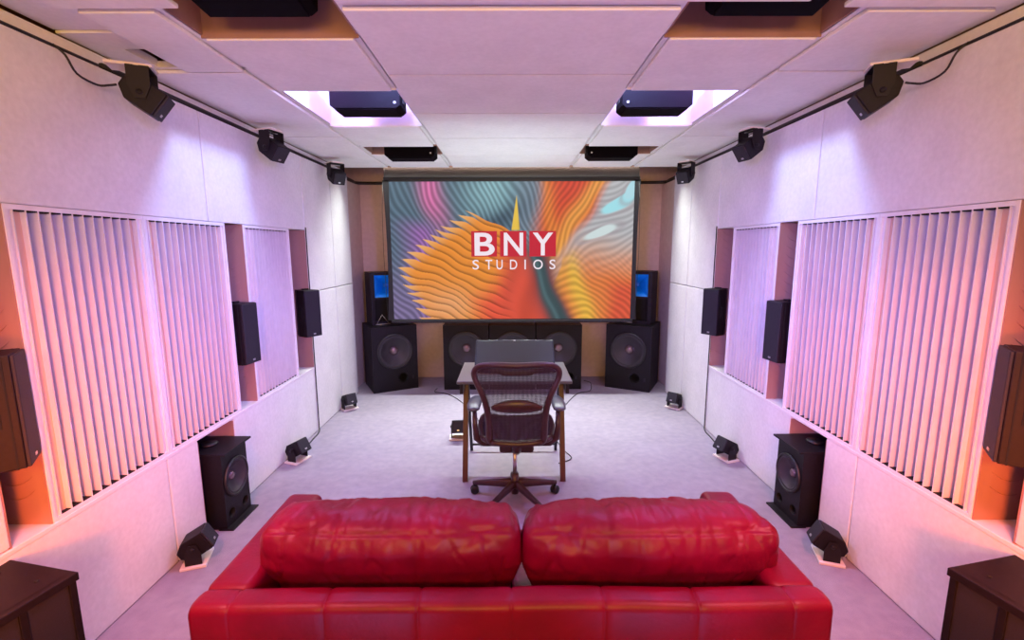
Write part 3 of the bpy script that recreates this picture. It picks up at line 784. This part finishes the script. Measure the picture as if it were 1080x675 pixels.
def cushion(name, c, size, e1, nseam, label=None, kind='back', seed=0):
    """puffed leather cushion: gridded box bulged towards a superellipsoid, creased and seamed"""
    bm = bmesh.new(); N = 44
    w, d, h = size
    # cube-sphere style grid
    verts = {}
    def vert(p):
        key = tuple(round(q, 5) for q in p)
        if key not in verts: verts[key] = bm.verts.new(p)
        return verts[key]
    Nx, Ny, Nz = 110, 26, 36
    def grid(fn, na, nb):
        for i in range(na):
            for j in range(nb):
                q = [fn(i / na, j / nb), fn((i + 1) / na, j / nb), fn((i + 1) / na, (j + 1) / nb), fn(i / na, (j + 1) / nb)]
                try: bm.faces.new([vert(p) for p in q])
                except ValueError: pass
    L_ = lambda t: 2 * t - 1
    for sg in (-1, 1):
        grid(lambda a, b_: (L_(a), sg, L_(b_)), Nx, Nz); grid(lambda a, b_: (L_(a), L_(b_), sg), Nx, Ny); grid(lambda a, b_: (sg, L_(a), L_(b_)), Ny, Nz)
    bmesh.ops.recalc_face_normals(bm, faces=bm.faces[:])
    for v in bm.verts:
        x, y, z = v.co
        # soften each edge: shrink when near corners in two axes
        def rnd(a, b_, ra):
            # squash pair so that edges are rounded
            A, B_ = abs(a), abs(b_)
            m_ = max(A, B_); 
            if m_ < 1e-6: return a, b_
            l = (A ** ra + B_ ** ra) ** (1 / ra)
            k = m_ / l
            return a * k, b_ * k
        X_, Y_, Z_ = x, y, z
        if kind == 'back':
            y2, z2 = rnd(Y_, Z_, 3.0); x2, z3 = rnd(X_, z2, 7); x3, y3 = rnd(x2, y2, 5)
            bulge = (1 - abs(x3) ** 3)
            # rear face leans and bellies out; bottom tucks in
            yy = y3 * (d / 2) * (1.0 + .16 * bulge); zz = z3 * (h / 2) * (1 + .05 * bulge)
            tuck = max(0, -z3)
            yy *= 1 - .50 * tuck ** 1.1; xx = x3 * (w / 2) * (1 - .15 * tuck ** 1.2 - .0 * max(0, z3))
            if y3 < 0: yy *= 1 - .30 * min(1, max(0, .45 - z3)) ** 1.0
            if z3 > 0: xx *= 1 - .045 * (y3 + 1) * z3
            if z3 > .0 and y3 < 0: zz -= .012 * (-y3) * z3
            # upper edge seam on the rear side
            if y3 > -.9 and z3 > 0: zz += .0
        else:
            y2, z2 = rnd(Y_, Z_, 6); x2, z3 = rnd(X_, z2, 14); x3, y3 = rnd(x2, y2, 12)
            xx, yy, zz = x3 * w / 2, y3 * d / 2, z3 * h / 2 * (1 + .12 * (1 - x3 ** 2))
        q = Vector((xx, yy, zz))
        nn = Vector((x3 * .2, y3 * (h / d), z3)).normalized()
        amp = .009 if kind == 'back' else .006
        wr = noise.noise(Vector((xx * 9 + seed, yy * 9, zz * 5))) * amp
        wr += noise.noise(Vector((xx * 34 + seed, yy * 16, zz * 12 + 4))) * .0035 * (1.0 if kind == 'back' else .4)
        if kind == 'back':
            c1_ = noise.noise(Vector((xx * 11 + seed, yy * 3, zz * 3.5 + .6 * xx)))
            c2_ = noise.noise(Vector((xx * 22 + 2 * seed, yy * 5, zz * 6 + 7)))
            wr -= .0050 * math.exp(-(c1_ / .05) ** 2) + .0028 * math.exp(-(c2_ / .06) ** 2)
        # gathers running away from the top seam
        if kind == 'back':
            g = math.exp(-((zz - h * .34) / .05) ** 2) if y3 < 0 else math.exp(-((yy + d * .32) / .07) ** 2)
            g *= abs(noise.noise(Vector((xx * 2.3 + seed, 2, 1)))) * 2.2
            wr += math.sin(xx * 95 + 3 * noise.noise(Vector((xx * 6, zz * 8, seed))) + 14 * zz) * .0042 * g
        for sx_ in nseam:
            dx = (xx - sx_ * w) + .006 * math.sin(zz * 20)
            if y3 < -.2 or z3 > .3: wr -= .0035 * math.exp(-(dx / .006) ** 2) + .0025 * math.exp(-(dx / .025) ** 2)
        q += nn * wr
        if kind == 'back':
            # seam line round the top rear edge
            sd_ = zz - h * .40
            if y3 < 0 and z3 > 0: q -= nn * .006 * math.exp(-((z3 - .80) / .030) ** 2)
        v.co = q
    MM = T(*c) @ Matrix.Rotation(e1, 4, 'X')
    bmesh.ops.transform(bm, matrix=MM, verts=bm.verts[:])
    q = MB(); q.bm.free(); q.bm = bm
    return q.build(name, LEATHER, sofa, smooth=True)
# back cushions  (world centres minus the sofa origin)
cushion('back_cushion', (-.449 + .01, 1.612 - 1.68, .618), (.965, .275, .345), math.radians(-4), (-.19, .13), seed=1)
cushion('back_cushion', (.494 + .01, 1.612 - 1.68, .614), (.945, .275, .345), math.radians(-4), (-.165, .20), seed=11)
for s in (-1, 1):
    cushion('seat_cushion', (s * .443, .055, .375), (.88, .62, .17), 0, (), kind='seat', seed=20 + s)

# ------------------------------------------------------------------ desk
desk = thing('desk', 'small pale grey desk with slanted reddish wooden legs in front of the swivel chair', 'desk', (.012, 3.64, 0))
MB().box((-.425, -.30, .755), (.435, .29, .78), .006).build('desk_top', DESKTOP, desk)
MB().box((-.405, -.275, .675), (-.38, .265, .755), .002).box((.39, -.275, .675), (.415, .265, .755), .002).box((-.38, .24, .675), (.39, .265, .755), .002).build('apron', DARKMETAL, desk)
for sx in (-1, 1):
    x = sx * .372 + .0
    lg = MB().bar((x, -.325, 0), (x, -.09, .755), .040, .030, .003); lg.build('leg', DESKLEG, desk)
    lg = MB().bar((x * .99, .24, 0), (x * .99, -.04, .755), .024, .03, .003); lg.build('leg', DARKMETAL, desk)
MB().bar((-.365, .22, .06), (.365, .22, .06), .014, .014).build('cross_bar', RUBBER, desk)
# slanted display on the desk
disp = thing('touch_display', 'wide flat dark display leaning back on the desk behind the chair', 'display', (.012, 3.64, .78))
Md = T(.008, -.10, .016) @ Matrix.Rotation(math.radians(38), 4, 'X')
MB().box((-.318, 0, -.012), (.322, .33, .004), .005, Md).build('casing', DARKMETAL, disp)
MB().box((-.305, .012, .004), (.309, .315, .0065), .001, Md).build('panel', GLASSY, disp)
MB().box((-.006, .319, .003), (.010, .326, .0062), .0005, Md).build('badge', BADGE, disp)
MB().bar((.0, .21, .002), (.0, .19, .13), .18, .02, .003).build('stand', DARKMETAL, disp)

# ------------------------------------------------------------------ swivel chair
ch = thing('swivel_chair', 'dark swivel chair with a see-through mesh back, standing at the desk', 'office chair', (.016, 3.05, 0))
BX = .012
def bk(dx, z):      # back surface: leaning, slightly curved round the sitter
    t_ = (z - .45) / .6
    return Vector((BX + dx, -.115 - .085 * t_ + .10 * t_ * (1 - t_) * -1 + .55 * dx * dx, z))
half = [(0, 1.022), (.10, 1.025), (.19, 1.022), (.245, 1.008), (.272, .975), (.270, .935), (.250, .885), (.225, .83), (.205, .77), (.192, .70), (.186, .62), (.186, .54), (.182, .492), (.155, .468), (.11, .472), (0, .462)]
def smooth_path(pts, n=4, closed=False):
    out = []; N = len(pts)
    for i in range(N if closed else N - 1):
        p0, p1, p2, p3 = [pts[(i + k) % N] if closed else pts[min(max(i + k, 0), N - 1)] for k in (-1, 0, 1, 2)]
        for j in range(n):
            t = j / n
            out.append(tuple(.5 * (2 * b_ + (c_ - a_) * t + (2 * a_ - 5 * b_ + 4 * c_ - d_) * t * t + (3 * b_ - a_ - 3 * c_ + d_) * t ** 3) for a_, b_, c_, d_ in zip(p0, p1, p2, p3)))
    if not closed: out.append(tuple(pts[-1]))
    return out
loop = half + [(-x, z) for x, z in half[-2:0:-1]]
path = smooth_path(loop, 3, True)
fr = MB(); fr.tube([bk(x, z) for x, z in path], .0195, 10, closed=True); fr.build('back_frame', CHAIRF, ch)
# thicker side cheeks of the frame, low down
fr = MB()
for s in (-1, 1):
    fr.tube([bk(s * x, z) + Vector((0, .006, 0)) for x, z in smooth_path([(.235, .86), (.205, .77), (.186, .68), (.178, .58), (.176, .49)], 3)], .021, 8, sx=1.0)
fr.build('back_rail', CHAIRF, ch)
def width_at(z):
    zs = [p[1] for p in half[3:13]][::-1]; xs = [p[0] for p in half[3:13]][::-1]
    return float(np.interp(z, zs, xs))
ms = MB()
for i in range(-34, 35):
    dx = i * .0078
    zz = [z for z in np.linspace(.475, 1.012, 28) if width_at(z) > abs(dx) + .004]
    if len(zz) > 1:
        ms.tube([bk(dx, z) for z in zz], .0027, 4, caps=False)
for z in np.linspace(.48, 1.01, 52):
    w0 = width_at(z)
    ms.tube([bk(x, z) for x in np.linspace(-w0, w0, 9)], .0011, 4, caps=False)
ms.build('back_mesh', CHAIRM, ch)
# top band, lumbar pad
tb = MB()
tb.tube([bk(x, .985 - .55 * (x * x) * 1.2 * -1 * .0 - (.016 if abs(x) < .1 else 0)) + Vector((0, .01, 0)) for x in np.linspace(-.235, .235, 13)], .017, 8, sx=.5)
tb.build('top_band', CHAIRF, ch)
lp_ = MB(); pts = [bk(x, .742 + .012 * math.cos(x * 12)) + Vector((0, -.012, 0)) for x in np.linspace(-.165, .165, 15)]
lp_.tube(pts, [.012, .022, .03, .036, .040, .043, .045, .045, .045, .043, .040, .036, .03, .022, .012], 12, sx=.45)
lp_.build('lumbar_pad', CHAIRF, ch)
# lower yoke joining the back
yk = MB(); yk.tube([bk(x, .468 + abs(x) * .05) + Vector((0, -.01, 0)) for x in np.linspace(-.17, .17, 9)], .020, 8)
yk.tube([(BX, -.10, .455), (BX, -.04, .40), (BX, .02, .37)], [.028, .034, .04], 10); yk.build('back_yoke', CHAIRF, ch)
# seat: rim and mesh
rim = smooth_path([(-.20, -.06), (-.245, .05), (-.26, .2), (-.24, .36), (-.15, .42), (0, .43), (.15, .42), (.24, .36), (.26, .2), (.245, .05), (.20, -.06), (0, -.09)], 3, True)
def sz(x, y): return .475 - .012 * math.cos(x * 6) + .02 * (y / .43) - .05 * max(0, (y - .34) / .1) ** 2
st = MB(); st.tube([(BX + x, y, sz(x, y) + .0) for x, y in rim], .020, 8, closed=True); st.build('seat_frame', CHAIRF, ch)
sm_ = MB()
for i in range(-26, 27):
    x = i * .0092; lim = .40 - .05 * (abs(x) / .24) ** 4
    sm_.tube([(BX + x, y, sz(x, y) + .004) for y in np.linspace(-.065, lim, 9)], .0050, 4)
sm_.build('seat_mesh', CHAIRM, ch)
MB().box((BX - .12, -.02, .355), (BX + .12, .22, .425), .02, seg=3).build('tilt_mechanism', CHAIRF, ch)
for s in (-1, 1):
    MB().tube([(BX + s * .12, .03, .41), (BX + s * .23, .01, .42), (BX + s * .275, .0, .46), (BX + s * .285, .0, .55), (BX + s * .288, .03, .655)], [.022, .024, .024, .019, .016], 10, sx=.8).build('arm_support', CHAIRF, ch)
    ap = MB(); ap.tube([(BX + s * .290, -.05, .668), (BX + s * .292, -.03, .673), (BX + s * .295, .06, .680), (BX + s * .29, .16, .687), (BX + s * .28, .215, .688), (BX + s * .276, .235, .685)], [.022, .042, .049, .047, .038, .014], 14, sx=1.0)
    bmesh.ops.scale(ap.bm, vec=(1, 1, .38), space=T(0, 0, -.68), verts=ap.bm.verts[:])
    ap.build('arm_pad', ARMPAD, ch)
# column and five-star base
MB().tube([(0, 0, .20), (0, 0, .37)], .015, 16).build('gas_lift', STEEL, ch)
MB().tube([(0, 0, .055), (0, 0, .20)], .026, 16).build('column', CHAIRF, ch)
for k, a in enumerate([90, 18, 162, -54, -126]):
    a = math.radians(a); dx, dy = math.cos(a), math.sin(a)
    am = MB(); am.tube([(dx * r_, dy * r_, z) for r_, z in [(.0, .125), (.05, .122), (.16, .105), (.27, .088), (.315, .080)]], [.036, .032, .026, .020, .016], 10, sx=.75)
    am.build('base_arm', CHAIRF, ch)
    cs = MB()
    for off in (-1, 1):
        Mr = T(dx * .305 - dy * .0 , dy * .305, .030) @ Matrix.Rotation(a + .5, 4, 'Z') @ T(0, off * .014, 0)
        cs.lathe([(0, -.009), (.026, -.009), (.030, -.004), (.030, .004), (.026, .009), (0, .009)], 18, Mr)
    cs.tube([(dx * .305, dy * .305, .045), (dx * .305, dy * .305, .078)], .009, 8)
    cs.build('caster', RUBBER, ch)

# ------------------------------------------------------------------ cables
def cable(pts, r, label, n=4, mat=CABLE):
    o = MB().tube(smooth_path([tuple(p) for p in pts], n), r, 6).build('cable', mat)
    return tag(o, label, 'cable')
for s in (-1, 1):
    sd = side(s)
    cable([(s * 1.905, .3, 2.592), (s * 1.905, 1.3, 2.592), (s * 1.905, 2.30, 2.592)], .0065, f'thin black cable along the near top edge of the {sd} wall')
    cable([(s * 1.925, 2.34, 2.605), (s * 1.925, 3.4, 2.604), (s * 1.925, 4.5, 2.604), (s * 1.925, 5.5, 2.606)], .0145, f'thick black cable run along the far top edge of the {sd} wall')
    cable([(s * 1.900, 2.08, 2.594), (s * 1.872, 2.10, 2.56), (s * 1.868, 2.14, 2.50), (s * 1.845, 2.21, 2.478), (s * 1.82, 2.245, 2.488), (s * 1.80, 2.262, 2.497)], .005, f'short black cable drooping to the nearest high {sd} loudspeaker')
    cable([(s * 1.985, 5.60, 2.602), (s * 1.99, 6.0, 2.598), (s * 1.96, 6.21, 2.597), (s * 1.5, 6.22, 2.595), (s * 1.3, 6.22, 2.595)], .020, f'thick black cable along the alcove wall {sd} of the screen')
    cable([(s * 1.888, 4.348, 1.95), (s * 1.888, 4.348, 1.4), (s * 1.888, 4.346, .8), (s * 1.885, 4.34, .10), (s * 1.865, 4.28, .01), (s * 1.855, 4.12, .006), (s * 1.84, 3.95, .006), (s * 1.835, 3.86, .006)], .0055, f'thin black cable hanging down the {sd} wall to the floor loudspeaker')
cable([(-.93, 5.63, .03), (-.95, 5.55, .006), (-.80, 5.48, .006), (-.6, 5.2, .006), (-.35, 4.6, .006), (-.28, 3.95, .006)], .004, 'thin black cable from the middle subwoofers across the floor, left')
cable([(.90, 5.63, .12), (.98, 5.60, .10), (.97, 5.56, .01), (.80, 5.46, .006), (.55, 4.9, .006), (.40, 4.3, .006), (.44, 3.9, .006), (.5, 3.7, .006), (.38, 3.60, .006)], .004, 'thin black cable from the middle subwoofers across the floor, right')

# ------------------------------------------------------------------ lights
def area(name, loc, target, sx, sy, col, power, spread=PI):
    l = bpy.data.lights.new(name, 'AREA'); l.shape = 'RECTANGLE'; l.size = sx; l.size_y = sy; l.color = col; l.energy = power; l.spread = spread
    o = bpy.data.objects.new(name, l); C.objects.link(o); o.location = loc
    o.rotation_euler = (Vector(target) - Vector(loc)).to_track_quat('-Z', 'Y').to_euler(); return o
for s in (-1, 1):
    area('recess_light', (s * .74, 3.02, 2.975), (s * 1.5, 3.2, 1.3), .10, .14, (.36, .50, 1.0), 30)
area('front_strip_fill', (0, 5.408, 2.666), (0, 4.3, 0.0), 3.4, .02, (.90, 1.0, .93), 74, math.radians(84))  # added hidden strip, stands in for light spilling off the screen
area('rear_pink_light', (0, -1.3, 2.2), (0, 1.2, 2.75), 2.6, .5, (1.0, .57, .10), 92)

area('added_desk_fill', (0, 3.86, .80), (0, 4.9, 2.65), .5, .06, (.74, .98, 1.0), 13.2, math.radians(120))  # added out of sight behind the display to brighten the ceiling
for s in (-1, 1):
    area('added_floor_fill', (s * .6, .72, .25), (s * .75, 1.5, 2.6), .5, .3, (.30, .34, 1.0), 3.5, math.radians(95))  # added low behind the sofa as unseen fill for the ceiling
    area('rear_violet_fill', (-s * 1.5, -1.2, 2.1), (s * 1.9, 3.7, 1.25), .4, .4, (.28, .22, 1.0), 12, math.radians(34))  # added beam, gives the opposite wall its violet fill
    area('recess_side_fill', (s * 1.28, 3.14, 2.975), (-s * 1.9, 3.2, 1.7), .10, .24, (.55, .30, 1.0), 38)  # second lamp added in the recess to throw violet across the room
    area('side_pink_fill', (s * 1.2, .75, 2.55), (s * 1.5, 1.75, .0), .3, .3, (1.0, .26, .32), 15, math.radians(84))  # added overhead to redden the floor beside the sofa
    area('side_orange_light', (s * .8, .25, 1.0), (s * 1.9, 1.78, .85), .2, .2, (1.0, .17, .03), 5.6, math.radians(50))

wd = bpy.data.worlds.new('world'); bpy.context.scene.world = wd; wd.use_nodes = True
wd.node_tree.nodes['Background'].inputs[0].default_value = (.6, .5, .6, 1); wd.node_tree.nodes['Background'].inputs[1].default_value = 0.05

vs = bpy.context.scene.view_settings
vs.view_transform = 'Standard'; vs.look = 'None'; vs.gamma = 1; vs.use_curve_mapping = False; vs.exposure = 0.03
sc = bpy.context.scene
sc.cycles.max_bounces = 10; sc.cycles.diffuse_bounces = 6; sc.cycles.use_denoising = True
sc.cycles.sample_clamp_indirect = 6
